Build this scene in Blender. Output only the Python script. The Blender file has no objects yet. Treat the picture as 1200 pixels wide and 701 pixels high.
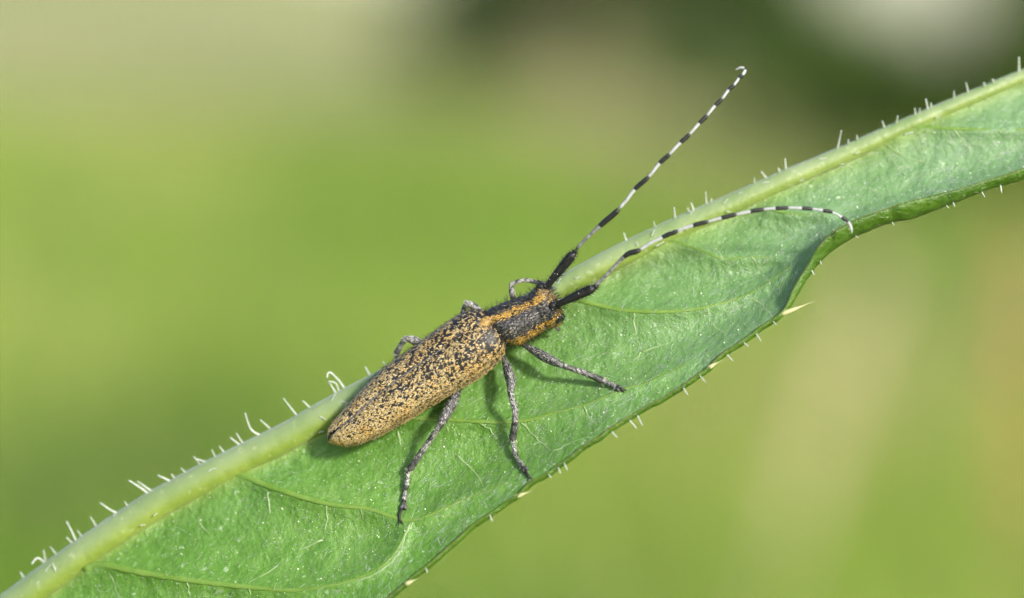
import bpy, math, random
import numpy as np
from mathutils import Vector, Matrix, noise as mnoise

random.seed(7)
RNG = np.random.default_rng(11)
R_ = math.radians
scene = bpy.context.scene
COL = scene.collection

# ------------------------------------------------------------------ camera, sky, sun, exposure
PITCH = R_(4.5)
DIST = 200.0                      # millimetres from lens to the plane of focus
FRAME = 61.9                      # millimetres covered by the frame's width at that plane
RIGHT = np.array([1.0, 0, 0])
UP = np.array([0, math.sin(PITCH), math.cos(PITCH)])
BACK = np.array([0, -math.cos(PITCH), math.sin(PITCH)])
ROT = np.stack([RIGHT, UP, BACK], axis=1)

cam_data = bpy.data.cameras.new('camera')
cam = bpy.data.objects.new('camera', cam_data)
COL.objects.link(cam)
cam.location = Vector(BACK * DIST * 0.001)
cam.rotation_euler = (math.pi / 2 - PITCH, 0, 0)
cam_data.sensor_width = 36.0
cam_data.lens = 36.0 * DIST / FRAME
cam_data.clip_start = 0.01
cam_data.clip_end = 3000.0
cam_data.dof.use_dof = True
cam_data.dof.focus_distance = DIST * 0.001
cam_data.dof.aperture_fstop = 13.0
scene.camera = cam

SUN_CAM = np.array([0.56, 0.36, 0.75])       # towards the sun: right, up, behind the photographer
SUN = ROT @ (SUN_CAM / np.linalg.norm(SUN_CAM))
sun_el = math.asin(SUN[2])
sun_az = math.atan2(SUN[0], SUN[1])          # clockwise from +Y

world = bpy.data.worlds.new('World')
scene.world = world
world.use_nodes = True
wn = world.node_tree.nodes
wl = world.node_tree.links
bg = wn.get('Background') or wn.new('ShaderNodeBackground')
wo = wn.get('World Output') or wn.new('ShaderNodeOutputWorld')
sky = wn.new('ShaderNodeTexSky')
sky.sky_type = 'NISHITA'
sky.sun_disc = False
sky.sun_elevation = sun_el
sky.sun_rotation = sun_az
sky.air_density = 1.0
sky.dust_density = 1.5
wl.new(sky.outputs[0], bg.inputs[0])
wl.new(bg.outputs[0], wo.inputs[0])
bg.inputs[1].default_value = 0.15

sun_data = bpy.data.lights.new('sun', 'SUN')
sun_data.energy = 3.6
sun_data.angle = R_(7.0)
sun_data.color = (1.0, 0.95, 0.87)
sun_ob = bpy.data.objects.new('sun', sun_data)
COL.objects.link(sun_ob)
sun_ob.rotation_euler = Vector(SUN).to_track_quat('Z', 'Y').to_euler()
sun_ob.location = (2, -2, 3)

vs = scene.view_settings
vs.view_transform = 'Standard'
vs.look = 'None'
vs.exposure = 0.8
vs.gamma = 1.0
vs.use_curve_mapping = False
scene.render.engine = 'CYCLES'
scene.cycles.use_denoising = True
scene.cycles.denoising_input_passes = 'RGB_ALBEDO'
scene.cycles.max_bounces = 8

# ------------------------------------------------------------------ helpers
K = FRAME / DIST / 1200.0


def cs(px, py, z):
    """point in millimetres (right, up, towards the lens) seen at a pixel at height z over the focus plane"""
    px, py, z = np.broadcast_arrays(np.asarray(px, float), np.asarray(py, float), np.asarray(z, float))
    d = DIST - z
    return np.stack([(px - 600.0) * K * d, -(py - 350.5) * K * d, z], axis=-1)


def topx(c):
    c = np.asarray(c, float)
    d = DIST - c[..., 2]
    return c[..., 0] / (K * d) + 600.0, -c[..., 1] / (K * d) + 350.5


def W(c):
    return (np.asarray(c, float) @ ROT.T) * 0.001


ORIGIN = {}


def tag(o, label=None, cat=None, group=None, kind=None):
    if label: o['label'] = label
    if cat: o['category'] = cat
    if group: o['group'] = group
    if kind: o['kind'] = kind
    return o


def empty(name, loc, label, cat, group=None):
    o = bpy.data.objects.new(name, None)
    COL.objects.link(o)
    o.empty_display_size = 0.01
    o.location = loc
    ORIGIN[o.name] = np.array(loc, float)
    return tag(o, label, cat, group)


def mesh_obj(name, v, faces, mats, parent=None, smooth=True, attrs=None, kind=None, origin=None, mat_idx=None):
    """v: world metres; faces: list of tuples or int arrays (one array per polygon size)"""
    v = np.asarray(v, float)
    me = bpy.data.meshes.new(name)
    org = v.mean(axis=0) if origin is None else np.asarray(origin, float)
    loops, starts, n = [], [], 0
    if isinstance(faces, np.ndarray):
        faces = [faces]
    if len(faces) and isinstance(faces[0], np.ndarray):
        for f in faces:
            if len(f) == 0: continue
            k = f.shape[1]
            loops.append(f.reshape(-1))
            starts.append(n + np.arange(len(f)) * k)
            n += len(f) * k
        loops = np.concatenate(loops); starts = np.concatenate(starts)
    else:
        starts = np.cumsum([0] + [len(f) for f in faces])[:-1]
        loops = np.array([i for f in faces for i in f])
    me.vertices.add(len(v))
    me.vertices.foreach_set('co', (v - org).astype(np.float32).reshape(-1))
    me.loops.add(len(loops))
    me.loops.foreach_set('vertex_index', loops.astype(np.int32))
    me.polygons.add(len(starts))
    me.polygons.foreach_set('loop_start', starts.astype(np.int32))
    if mat_idx is not None:
        me.polygons.foreach_set('material_index', np.asarray(mat_idx, np.int32))
    if smooth:
        me.polygons.foreach_set('use_smooth', np.ones(len(starts), bool))
    me.update(calc_edges=True)
    for an, data in (attrs or {}).items():
        data = np.asarray(data, float)
        if data.ndim == 1:
            a = me.attributes.new(an, 'FLOAT', 'POINT')
            a.data.foreach_set('value', data.astype(np.float32))
        else:
            if data.shape[1] == 3:
                data = np.concatenate([data, np.ones((len(data), 1))], axis=1)
            a = me.attributes.new(an, 'FLOAT_COLOR', 'POINT')
            a.data.foreach_set('color', data.astype(np.float32).reshape(-1))
    me.validate()
    for m in (mats if isinstance(mats, (list, tuple)) else [mats]):
        me.materials.append(m)
    o = bpy.data.objects.new(name, me)
    COL.objects.link(o)
    ORIGIN[o.name] = org
    if parent is not None:
        o.parent = parent
        o.location = org - ORIGIN[parent.name]
    else:
        o.location = org
    if kind: o['kind'] = kind
    return o


def norm(a):
    a = np.asarray(a, float)
    return a / np.maximum(np.linalg.norm(a, axis=-1, keepdims=True), 1e-12)


def resample(p, n, smooth=True):
    """n points along a polyline, Catmull-Rom"""
    p = np.asarray(p, float)
    if smooth and len(p) > 2:
        q = np.vstack([2 * p[0] - p[1], p, 2 * p[-1] - p[-2]])
        out = []
        for i in range(1, len(q) - 2):
            t = np.linspace(0, 1, 13)[:-1, None]
            a, b, c, d = q[i - 1], q[i], q[i + 1], q[i + 2]
            out.append(0.5 * (2 * b + (c - a) * t + (2 * a - 5 * b + 4 * c - d) * t ** 2 + (3 * b - a - 3 * c + d) * t ** 3))
        p = np.vstack(out + [p[-1:]])
    L = np.concatenate([[0], np.cumsum(np.linalg.norm(np.diff(p, axis=0), axis=1))])
    t = np.linspace(0, L[-1], n)
    return np.stack([np.interp(t, L, p[:, k]) for k in range(p.shape[1])], axis=1)


def tube(p, r, seg=10, squash=None, squash_dir=None):
    """closed tube through points p (any unit) with radii r -> verts, faces(list of arrays)"""
    p = np.asarray(p, float); r = np.broadcast_to(np.asarray(r, float), (len(p),))
    t = norm(np.gradient(p, axis=0))
    ref = np.array([0.0, 0, 1]) if squash_dir is None else np.asarray(squash_dir, float)
    if abs(t[0] @ ref) > 0.95: ref = np.array([0.3, 0.9, 0.1])
    n = ref - t[0] * (t[0] @ ref); n /= np.linalg.norm(n)
    V = []
    for i in range(len(p)):
        n = n - t[i] * (n @ t[i]); n /= np.linalg.norm(n)
        b = np.cross(t[i], n)
        a = np.arange(seg) * 2 * math.pi / seg
        sq = 1.0 if squash is None else squash
        V.append(p[i] + r[i] * (np.cos(a)[:, None] * n * sq + np.sin(a)[:, None] * b))
    V = np.vstack(V + [p[:1], p[-1:]])
    m = len(p)
    i, j = np.meshgrid(np.arange(m - 1), np.arange(seg), indexing='ij')
    q = np.stack([i * seg + j, i * seg + (j + 1) % seg, (i + 1) * seg + (j + 1) % seg, (i + 1) * seg + j], -1).reshape(-1, 4)
    j = np.arange(seg)
    c0 = np.stack([np.full(seg, m * seg), (j + 1) % seg, j], -1)
    c1 = np.stack([np.full(seg, m * seg + 1), (m - 1) * seg + j, (m - 1) * seg + (j + 1) % seg], -1)
    return V, [q, np.vstack([c0, c1])]


def join(parts):
    V, F4, F3, n = [], [], [], 0
    for v, f in parts:
        V.append(v)
        for a in f:
            (F4 if a.shape[1] == 4 else F3).append(a + n)
        n += len(v)
    return np.vstack(V), [x for x in ([np.vstack(F4)] if F4 else []) + ([np.vstack(F3)] if F3 else [])]


def ellipsoid(c, ax, rad, nu=14, nv=10):
    """ax: 3 rows of unit axes"""
    u = np.arange(nu) * 2 * math.pi / nu
    v = np.linspace(-math.pi / 2, math.pi / 2, nv + 2)[1:-1]
    uu, vv = np.meshgrid(u, v)
    loc = np.stack([np.cos(vv) * np.cos(uu) * rad[0], np.cos(vv) * np.sin(uu) * rad[1], np.sin(vv) * rad[2]], -1).reshape(-1, 3)
    loc = np.vstack([loc, [[0, 0, -rad[2]], [0, 0, rad[2]]]])
    V = np.asarray(c) + loc @ np.asarray(ax)
    i, j = np.meshgrid(np.arange(nv - 1), np.arange(nu), indexing='ij')
    q = np.stack([i * nu + j, i * nu + (j + 1) % nu, (i + 1) * nu + (j + 1) % nu, (i + 1) * nu + j], -1).reshape(-1, 4)
    j = np.arange(nu)
    t = np.vstack([np.stack([np.full(nu, nv * nu), (j + 1) % nu, j], -1),
                   np.stack([np.full(nu, nv * nu + 1), (nv - 1) * nu + j, (nv - 1) * nu + (j + 1) % nu], -1)])
    if np.linalg.det(np.asarray(ax)) < 0: q, t = q[:, ::-1], t[:, ::-1]
    return V, [q, t]


def scatter(v, faces, n):
    """n random points on a mesh -> points, normals"""
    tris = []
    for f in faces:
        if f.shape[1] == 4:
            tris += [f[:, [0, 1, 2]], f[:, [0, 2, 3]]]
        else:
            tris.append(f)
    t = np.vstack(tris)
    a, b, c = v[t[:, 0]], v[t[:, 1]], v[t[:, 2]]
    cr = np.cross(b - a, c - a)
    ar = np.linalg.norm(cr, axis=1)
    k = RNG.choice(len(t), size=n, p=ar / ar.sum())
    r1, r2 = np.sqrt(RNG.random(n)), RNG.random(n)
    p = (1 - r1)[:, None] * a[k] + (r1 * (1 - r2))[:, None] * b[k] + (r1 * r2)[:, None] * c[k]
    return p, norm(cr[k])


def hairs(p, nrm, flow, length, width, lift, jitter=0.3, curl=0.0):
    """flat tapered slivers: verts (5 per hair) and faces; all arrays per hair"""
    n = len(p)
    length = np.broadcast_to(length, (n,)); width = np.broadcast_to(width, (n,)); lift = np.broadcast_to(lift, (n,))
    f = flow + jitter * RNG.normal(size=(n, 3))
    f = norm(f - nrm * (f * nrm).sum(1, keepdims=True))
    side = np.cross(nrm, f)
    d1 = norm(f * np.cos(lift)[:, None] + nrm * np.sin(lift)[:, None])
    l2 = lift * (1 - curl) - 0.1
    d2 = norm(f * np.cos(l2)[:, None] + nrm * np.sin(l2)[:, None])
    b = p - nrm * (width * 0.3)[:, None]
    m = b + d1 * (length * 0.5)[:, None]
    e = m + d2 * (length * 0.5)[:, None]
    w = width[:, None] * 0.5
    V = np.stack([b - side * w * 0.8, b + side * w * 0.8, m + side * w, m - side * w, e], 1).reshape(-1, 3)
    i = np.arange(n) * 5
    return V, [np.stack([i, i + 1, i + 2, i + 3], 1), np.stack([i + 3, i + 2, i + 4], 1)]


def nz(p, scale, seed=0.0):
    q = np.asarray(p, float) * scale + seed
    return np.array([mnoise.noise(Vector(x)) for x in q])


def pdist(px, py, line):
    """distance to a polyline, signed side, all in pixels"""
    P = np.stack([np.ravel(px), np.ravel(py)], -1)
    best = np.full(len(P), 1e9); sgn = np.ones(len(P))
    for a, b in zip(line[:-1], line[1:]):
        ab = b - a
        t = np.clip(((P - a) @ ab) / (ab @ ab), 0, 1)
        q = P - a - t[:, None] * ab
        d = np.hypot(q[:, 0], q[:, 1])
        s = np.sign(ab[0] * q[:, 1] - ab[1] * q[:, 0])
        k = d < best
        best[k] = d[k]; sgn[k] = s[k]
    return best.reshape(np.shape(px)), sgn.reshape(np.shape(px))


def sstep(a, b, x):
    t = np.clip((x - a) / (b - a), 0, 1)
    return t * t * (3 - 2 * t)


# ------------------------------------------------------------------ materials
def material(name):
    m = bpy.data.materials.new(name)
    m.use_nodes = True
    nt = m.node_tree
    return m, nt, nt.nodes.get('Principled BSDF')


def N(nt, kind, **kw):
    n = nt.nodes.new(kind)
    for k, v in kw.items():
        if k in n.inputs.keys():
            n.inputs[k].default_value = v
        else:
            setattr(n, k, v)
    return n


def ramp(nt, fac, stops):
    r = nt.nodes.new('ShaderNodeValToRGB')
    els = r.color_ramp.elements
    while len(els) < len(stops): els.new(0.5)
    for e, (p, c) in zip(els, stops):
        e.position = p
        e.color = (*c, 1) if len(c) == 3 else c
    nt.links.new(fac, r.inputs[0])
    return r.outputs[0]


def mixc(nt, fac, a, b, mode='MIX'):
    m = nt.nodes.new('ShaderNodeMix')
    m.data_type = 'RGBA'; m.blend_type = mode
    for s, v in ((m.inputs[0], fac), (m.inputs[6], a), (m.inputs[7], b)):
        if isinstance(v, (int, float)): s.default_value = v
        elif isinstance(v, tuple): s.default_value = (*v, 1)
        else: nt.links.new(v, s)
    return m.outputs[2]


def bump(nt, height, strength, dist):
    b = nt.nodes.new('ShaderNodeBump')
    b.inputs['Strength'].default_value = strength
    b.inputs['Distance'].default_value = dist
    nt.links.new(height, b.inputs['Height'])
    return b.outputs[0]


def coords(nt):
    return N(nt, 'ShaderNodeTexCoord').outputs['Object']


def noise_tex(nt, vec, scale, detail=4, rough=0.55):
    n = N(nt, 'ShaderNodeTexNoise', Scale=scale, Detail=detail, Roughness=rough)
    nt.links.new(vec, n.inputs['Vector'])
    return n.outputs['Fac']


def leaf_material(name, dark, mid, pale, sheen, rough, sss, bloom_sheenc=None):
    m, nt, p = material(name)
    c = coords(nt)
    big = noise_tex(nt, c, 120, 5)
    fine = noise_tex(nt, c, 900, 6, 0.65)
    mixf = N(nt, 'ShaderNodeMath', operation='ADD'); mixf.use_clamp = True
    h1 = N(nt, 'ShaderNodeMath', operation='MULTIPLY'); h1.inputs[1].default_value = 0.55
    h2 = N(nt, 'ShaderNodeMath', operation='MULTIPLY'); h2.inputs[1].default_value = 0.5
    nt.links.new(big, h1.inputs[0]); nt.links.new(fine, h2.inputs[0])
    nt.links.new(h1.outputs[0], mixf.inputs[0]); nt.links.new(h2.outputs[0], mixf.inputs[1])
    col = ramp(nt, mixf.outputs[0], [(0.32, dark), (0.52, mid), (0.78, pale)])
    # waxy sheen put into the colour: paler and bluer towards the leaf's tip
    at = N(nt, 'ShaderNodeAttribute', attribute_name='bloom_sheen')
    if bloom_sheenc:
        col = mixc(nt, at.outputs['Fac'], col, bloom_sheenc)
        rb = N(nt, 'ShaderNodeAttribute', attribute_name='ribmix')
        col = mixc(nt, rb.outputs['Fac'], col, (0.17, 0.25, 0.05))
    # small net of veinlets
    vo = N(nt, 'ShaderNodeTexVoronoi', feature='DISTANCE_TO_EDGE', Scale=620.0)
    warp = N(nt, 'ShaderNodeTexNoise', Scale=300.0, Detail=3.0)
    nt.links.new(c, warp.inputs['Vector'])
    add = N(nt, 'ShaderNodeVectorMath', operation='MULTIPLY_ADD')
    nt.links.new(warp.outputs['Color'], add.inputs[0]); add.inputs[1].default_value = (0.0022,) * 3
    nt.links.new(c, add.inputs[2])
    nt.links.new(add.outputs[0], vo.inputs['Vector'])
    net = ramp(nt, vo.outputs['Distance'], [(0.0, (1, 1, 1)), (0.07, (0, 0, 0))])
    fade = N(nt, 'ShaderNodeMath', operation='MULTIPLY'); fade.inputs[1].default_value = 0.14
    nt.links.new(net, fade.inputs[0])
    col = mixc(nt, fade.outputs[0], col, (0.17, 0.27, 0.09))
    # pale flecks
    fl = noise_tex(nt, c, 2600, 2, 0.5)
    fl = ramp(nt, fl, [(0.66, (0, 0, 0)), (0.76, (0.55, 0.55, 0.55))])
    col = mixc(nt, fl, col, (0.36, 0.46, 0.30))
    nt.links.new(col, p.inputs['Base Color'])
    p.inputs['Roughness'].default_value = rough
    p.inputs['Specular IOR Level'].default_value = 0.38
    p.inputs['Sheen Weight'].default_value = sheen
    p.inputs['Sheen Roughness'].default_value = 0.4
    p.inputs['Sheen Tint'].default_value = (0.85, 0.95, 1.0, 1)
    p.inputs['Subsurface Weight'].default_value = sss
    p.inputs['Subsurface Radius'].default_value = (0.5, 0.9, 0.25)
    p.inputs['Subsurface Scale'].default_value = 0.0004
    h = noise_tex(nt, c, 1500, 5, 0.7)
    h2_ = noise_tex(nt, c, 420, 4, 0.6)
    hh = N(nt, 'ShaderNodeMath', operation='MULTIPLY_ADD'); hh.inputs[1].default_value = 2.6
    nt.links.new(h2_, hh.inputs[0]); nt.links.new(h, hh.inputs[2])
    nt.links.new(bump(nt, hh.outputs[0], 0.7, 0.00026), p.inputs['Normal'])
    return m


M = {}
M['leaf'] = leaf_material('leaf_underside', (0.050, 0.132, 0.010), (0.080, 0.190, 0.024), (0.138, 0.255, 0.058), 0.10, 0.40, 0.2, (0.130, 0.235, 0.115))
M['leaf_top'] = leaf_material('leaf_upper_side', (0.024, 0.066, 0.004), (0.045, 0.108, 0.007), (0.085, 0.16, 0.014), 0.0, 0.4, 0.1)


def simple(name, a, b, scale, rough=0.5, spec=0.5, bstr=0.0, bdist=0.0, sss=0.0, sheen=0.0, coat=0.0, trans=0.0):
    m, nt, p = material(name)
    c = coords(nt)
    f = noise_tex(nt, c, scale, 5, 0.6)
    nt.links.new(ramp(nt, f, [(0.35, a), (0.68, b)]), p.inputs['Base Color'])
    p.inputs['Roughness'].default_value = rough
    p.inputs['Specular IOR Level'].default_value = spec
    p.inputs['Sheen Weight'].default_value = sheen
    p.inputs['Coat Weight'].default_value = coat
    p.inputs['Transmission Weight'].default_value = trans
    if sss:
        p.inputs['Subsurface Weight'].default_value = sss
        p.inputs['Subsurface Radius'].default_value = (0.8, 1.0, 0.4)
        p.inputs['Subsurface Scale'].default_value = 0.0005
    if bstr:
        nt.links.new(bump(nt, noise_tex(nt, c, scale * 2.5, 4, 0.6), bstr, bdist), p.inputs['Normal'])
    return m


M['edge'] = simple('leaf_margin', (0.11, 0.18, 0.012), (0.27, 0.19, 0.04), 420, 0.45, 0.5, 0.3, 0.0001)
m, nt, p = material('leaf_midrib')
c = coords(nt)
f = noise_tex(nt, c, 320, 5, 0.65)
at = N(nt, 'ShaderNodeAttribute', attribute_name='bloom_sheen')  # paler outer side: sheen and fuzz painted into the rib's colour
col = mixc(nt, at.outputs['Fac'], ramp(nt, f, [(0.35, (0.13, 0.20, 0.020)), (0.68, (0.20, 0.27, 0.045))]), ramp(nt, f, [(0.3, (0.155, 0.23, 0.080)), (0.7, (0.23, 0.295, 0.145))]))
fl = ramp(nt, noise_tex(nt, c, 1900, 2, 0.5), [(0.64, (0, 0, 0)), (0.74, (0.5, 0.5, 0.5))])
col = mixc(nt, fl, col, (0.36, 0.40, 0.24))
nt.links.new(col, p.inputs['Base Color'])
p.inputs['Roughness'].default_value = 0.42
p.inputs['Sheen Weight'].default_value = 0.15
p.inputs['Subsurface Weight'].default_value = 0.35
p.inputs['Subsurface Radius'].default_value = (0.8, 1.0, 0.4)
p.inputs['Subsurface Scale'].default_value = 0.0005
nt.links.new(bump(nt, noise_tex(nt, c, 900, 5, 0.65), 0.55, 0.0002), p.inputs['Normal'])
M['rib'] = m
M['vein'] = simple('leaf_vein', (0.085, 0.175, 0.014), (0.15, 0.25, 0.045), 500, 0.45, 0.5, 0.3, 0.0001, sss=0.3)
M['veinlet'] = simple('leaf_veinlet', (0.14, 0.23, 0.07), (0.24, 0.33, 0.17), 800, 0.4, 0.5)
M['white_hair'] = simple('white_plant_hair', (0.40, 0.45, 0.39), (0.56, 0.60, 0.55), 900, 0.3, 0.6, sss=0.3)
M['spine'] = simple('spine_straw', (0.36, 0.37, 0.14), (0.55, 0.52, 0.33), 700, 0.4, 0.5, sss=0.3)
M['gland'] = simple('leaf_gland', (0.5, 0.58, 0.42), (0.7, 0.74, 0.64), 900, 0.15, 0.7)
M['stem'] = simple('plant_stem', (0.16, 0.30, 0.06), (0.26, 0.40, 0.10), 120, 0.5, 0.5, 0.3, 0.0005)
M['chitin'] = simple('black_chitin', (0.008, 0.008, 0.010), (0.022, 0.020, 0.018), 900, 0.52, 0.4, 0.6, 0.00006)
M['velvet'] = simple('black_antenna', (0.007, 0.007, 0.008), (0.016, 0.016, 0.017), 2500, 0.5, 0.4, 0.5, 0.00004)
M['eye'] = simple('black_eye', (0.004, 0.004, 0.005), (0.010, 0.010, 0.012), 2500, 0.18, 0.6, 0.4, 0.00002)
M['joint_white'] = simple('pale_antenna_ring', (0.27, 0.28, 0.30), (0.46, 0.47, 0.49), 2600, 0.5, 0.4, 0.2, 0.00002)
M['joint_grey'] = simple('grey_antenna_ring', (0.06, 0.06, 0.065), (0.24, 0.24, 0.25), 3500, 0.5, 0.4, 0.2, 0.00002)
M['leg'] = simple('grey_black_leg', (0.012, 0.012, 0.014), (0.10, 0.10, 0.10), 2600, 0.5, 0.4, 0.5, 0.00004)


def attr_mat(name, rough=0.5, spec=0.4, trans=0.0, attribute='tint'):
    m, nt, p = material(name)
    a = N(nt, 'ShaderNodeAttribute', attribute_name=attribute)
    nt.links.new(a.outputs['Color'], p.inputs['Base Color'])
    p.inputs['Roughness'].default_value = rough
    p.inputs['Specular IOR Level'].default_value = spec
    if trans:
        t = N(nt, 'ShaderNodeBsdfTranslucent')
        nt.links.new(a.outputs['Color'], t.inputs['Color'])
        mx = N(nt, 'ShaderNodeMixShader'); mx.inputs[0].default_value = trans
        out = nt.nodes.get('Material Output')
        nt.links.new(p.outputs[0], mx.inputs[1]); nt.links.new(t.outputs[0], mx.inputs[2])
        nt.links.new(mx.outputs[0], out.inputs[0])
    return m


M['pile'] = attr_mat('beetle_pubescence', 0.4, 0.5, 0.12)
M['grass'] = attr_mat('meadow_grass', 0.6, 0.25, 0.35)
M['foliage'] = attr_mat('bush_foliage', 0.6, 0.25, 0.3)

# ------------------------------------------------------------------ the setting: terrain, meadow, bushes
GROUND = -0.62


def terrain(x, y):
    x = np.asarray(x, float); y = np.asarray(y, float)
    r = np.hypot(x, y)
    h = GROUND + 0.05 * np.sin(x * 0.7 + 1.0) * np.cos(y * 0.5) * sstep(2, 6, r)
    h = h + 7.0 * sstep(40, 170, y) * sstep(25, -25, x)            # a long grassy rise on one side
    return h


m, nt, p = material('meadow_ground')
c = N(nt, 'ShaderNodeTexCoord').outputs['Object']
f1 = noise_tex(nt, c, 0.35, 6, 0.6)
f2 = noise_tex(nt, c, 9.0, 6, 0.7)
col = ramp(nt, f1, [(0.36, (0.19, 0.27, 0.06)), (0.5, (0.26, 0.31, 0.09)), (0.66, (0.34, 0.32, 0.15))])
col = mixc(nt, f2, col, (0.19, 0.25, 0.06))
sx_ = N(nt, 'ShaderNodeSeparateXYZ'); nt.links.new(c, sx_.inputs[0])
mr = N(nt, 'ShaderNodeMapRange'); mr.inputs[1].default_value = 20; mr.inputs[2].default_value = 42
nt.links.new(sx_.outputs[1], mr.inputs[0])
col = mixc(nt, mr.outputs[0], col, (0.31, 0.315, 0.130))        # a drier field farther off
nt.links.new(col, p.inputs['Base Color'])
p.inputs['Roughness'].default_value = 0.9
p.inputs['Specular IOR Level'].default_value = 0.1
nt.links.new(bump(nt, f2, 0.6, 0.05), p.inputs['Normal'])
M['ground'] = m

ring = np.concatenate([[0.0], np.geomspace(0.4, 1500, 60)])
ang = np.linspace(0, 2 * math.pi, 97)[:-1]
gx = ring[:, None] * np.cos(ang); gy = ring[:, None] * np.sin(ang)
gv = np.stack([gx, gy, terrain(gx, gy)], -1).reshape(-1, 3)
i, j = np.meshgrid(np.arange(len(ring) - 1), np.arange(96), indexing='ij')
gf = np.stack([i * 96 + j, (i + 1) * 96 + j, (i + 1) * 96 + (j + 1) % 96, i * 96 + (j + 1) % 96], -1).reshape(-1, 4)
gv2 = np.vstack([gv[96:], [[0, 0, float(terrain(0, 0))]]])
j = np.arange(96)
fan = np.stack([np.full(96, len(gv2) - 1), j, (j + 1) % 96], -1)
mesh_obj('ground', gv2, [gf[96:] - 96, fan], M['ground'], kind='structure', origin=(0, 0, GROUND))


def blades(x, y, h, w, tint, lean=0.35):
    n = len(x)
    b = np.stack([x, y, terrain(x, y) - 0.01], -1)
    a = RNG.random(n) * 2 * math.pi
    side = np.stack([np.cos(a), np.sin(a), np.zeros(n)], -1)
    le = RNG.normal(size=(n, 2)) * lean
    d = np.concatenate([le, np.zeros((n, 1))], 1) * h[:, None]
    up = np.array([0, 0, 1.0])
    m_ = b + up * (h * 0.55)[:, None] + d * 0.35
    e = b + up * (h * 0.93)[:, None] + d
    ww = (w * 0.5)[:, None]
    V = np.stack([b - side * ww, b + side * ww, m_ + side * ww * 0.8, m_ - side * ww * 0.8, e], 1).reshape(-1, 3)
    k = np.arange(n) * 5
    return V, [np.stack([k, k + 1, k + 2, k + 3], 1), np.stack([k + 3, k + 2, k + 4], 1)], np.repeat(tint, 5, axis=0)


ng = 90000
gy = 1.7 + (RNG.random(ng) ** 1.5) * 34
gx = (RNG.random(ng) * 2 - 1) * (0.26 * gy + 0.35)
pn = np.array([mnoise.noise(Vector((a * 1.1, b * 0.45, 3.1))) for a, b in zip(gx, gy)])
pn2 = np.array([mnoise.noise(Vector((a * 2.6 + 9, b * 1.3, 7.7))) for a, b in zip(gx, gy)])
# a drier, straw-coloured strip of meadow runs back along the foot of the hedge
dry = np.exp(-((gx - (1.55 - 0.035 * gy)) / (0.30 + 0.025 * gy)) ** 2) * sstep(8, 15, gy)
dry = np.maximum(dry, sstep(20, 34, gy))
dry = np.clip(dry * 1.0 + 0.45 * sstep(0.12, 0.45, pn), 0, 1)
green = np.array([0.195, 0.34, 0.035]); lime = np.array([0.30, 0.40, 0.055]); straw = np.array([0.46, 0.40, 0.21]); deep = np.array([0.085, 0.20, 0.018])
tint = green + (lime - green) * sstep(-0.4, 0.4, pn)[:, None]
tint = tint + (deep - tint) * (0.9 * sstep(0.0, 0.4, pn2))[:, None]
pick = (RNG.random(ng) < 0.12 + 0.75 * dry)[:, None]
tint = np.where(pick, straw, tint) * (0.8 + 0.4 * RNG.random((ng, 1)))
hh = (0.10 + 0.22 * RNG.random(ng)) * (0.9 + 0.5 * pn)
ww = 0.004 + 0.006 * RNG.random(ng) + 0.0004 * gy
gV, gF, gT = blades(gx, gy, hh, ww, tint)
o = mesh_obj('meadow_grass', gV, gF, M['grass'], attrs={'tint': gT}, kind='stuff', smooth=False)
tag(o, 'soft green and straw coloured meadow grass far out of focus', 'grass')


def bush(px, dist, height, width, colr, label, dens=2600, leafsize=0.055, cy=0.55, trunks=4):
    x = (px - 600) * K * (dist + 0.2)
    z0 = float(terrain(x, dist))
    root = empty('bush', (x, dist, z0), label, 'bush', 'bushes along the back of the meadow')
    parts = []
    for k in range(trunks):
        a = k * 2 * math.pi / trunks + random.random()
        rr = width * 0.28
        pts = [(x + 0.05 * math.cos(a), dist + 0.05 * math.sin(a), z0 - 0.05)]
        for t in (0.3, 0.6, 0.85):
            pts.append((x + rr * t * math.cos(a) + random.uniform(-.1, .1) * t, dist + rr * t * math.sin(a), z0 + height * t * 0.9))
        parts.append(tube(resample(np.array(pts), 8), np.linspace(0.012, 0.004, 8) * height, 6))
        for q in range(3):
            s0 = np.array(pts[1 + q % 3]); dr_ = np.array([random.uniform(-1, 1), random.uniform(-1, 1), random.uniform(.2, 1)])
            parts.append(tube(np.linspace(s0, s0 + dr_ * width * 0.22, 4), np.linspace(0.005, 0.002, 4) * height, 5))
    V, F = join(parts)
    mesh_obj('trunk', V, F, M['bark'], root)
    # crown: leaf clumps spread unevenly through the volume
    nc = 46
    cc = RNG.normal(size=(nc, 3)); cc = norm(cc) * (RNG.random((nc, 1)) ** 0.45)
    cc = cc * np.array([width / 2, width / 2, height * 0.5]) + np.array([x, dist, z0 + height * cy])
    cc[:, 2] = np.maximum(cc[:, 2], z0 + 0.06 * height)
    k = RNG.integers(0, nc, dens)
    cr = 0.13 * width * (0.5 + RNG.random(nc))
    q = cc[k] + RNG.normal(size=(dens, 3)) * cr[k][:, None] * 0.6
    q[:, 2] = np.maximum(q[:, 2], z0 + 0.02)
    nn = norm(RNG.normal(size=(dens, 3)) + np.array([0, -0.2, 0.8]))
    t1 = norm(np.cross(nn, RNG.normal(size=(dens, 3)))); t2 = np.cross(nn, t1)
    L = leafsize * (0.6 + 0.8 * RNG.random((dens, 1)))
    V = np.stack([q - t1 * L, q + t2 * L * 0.45, q + t1 * L, q - t2 * L * 0.45], 1).reshape(-1, 3)
    F = [np.arange(dens * 4).reshape(-1, 4)]
    base = np.array(colr) * (0.65 + 0.7 * RNG.random((nc, 1)))
    T = np.repeat(base[k] * (0.8 + 0.4 * RNG.random((dens, 1))), 4, axis=0)
    mesh_obj('crown', V, F, M['foliage'], root, attrs={'tint': T}, smooth=False)


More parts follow.
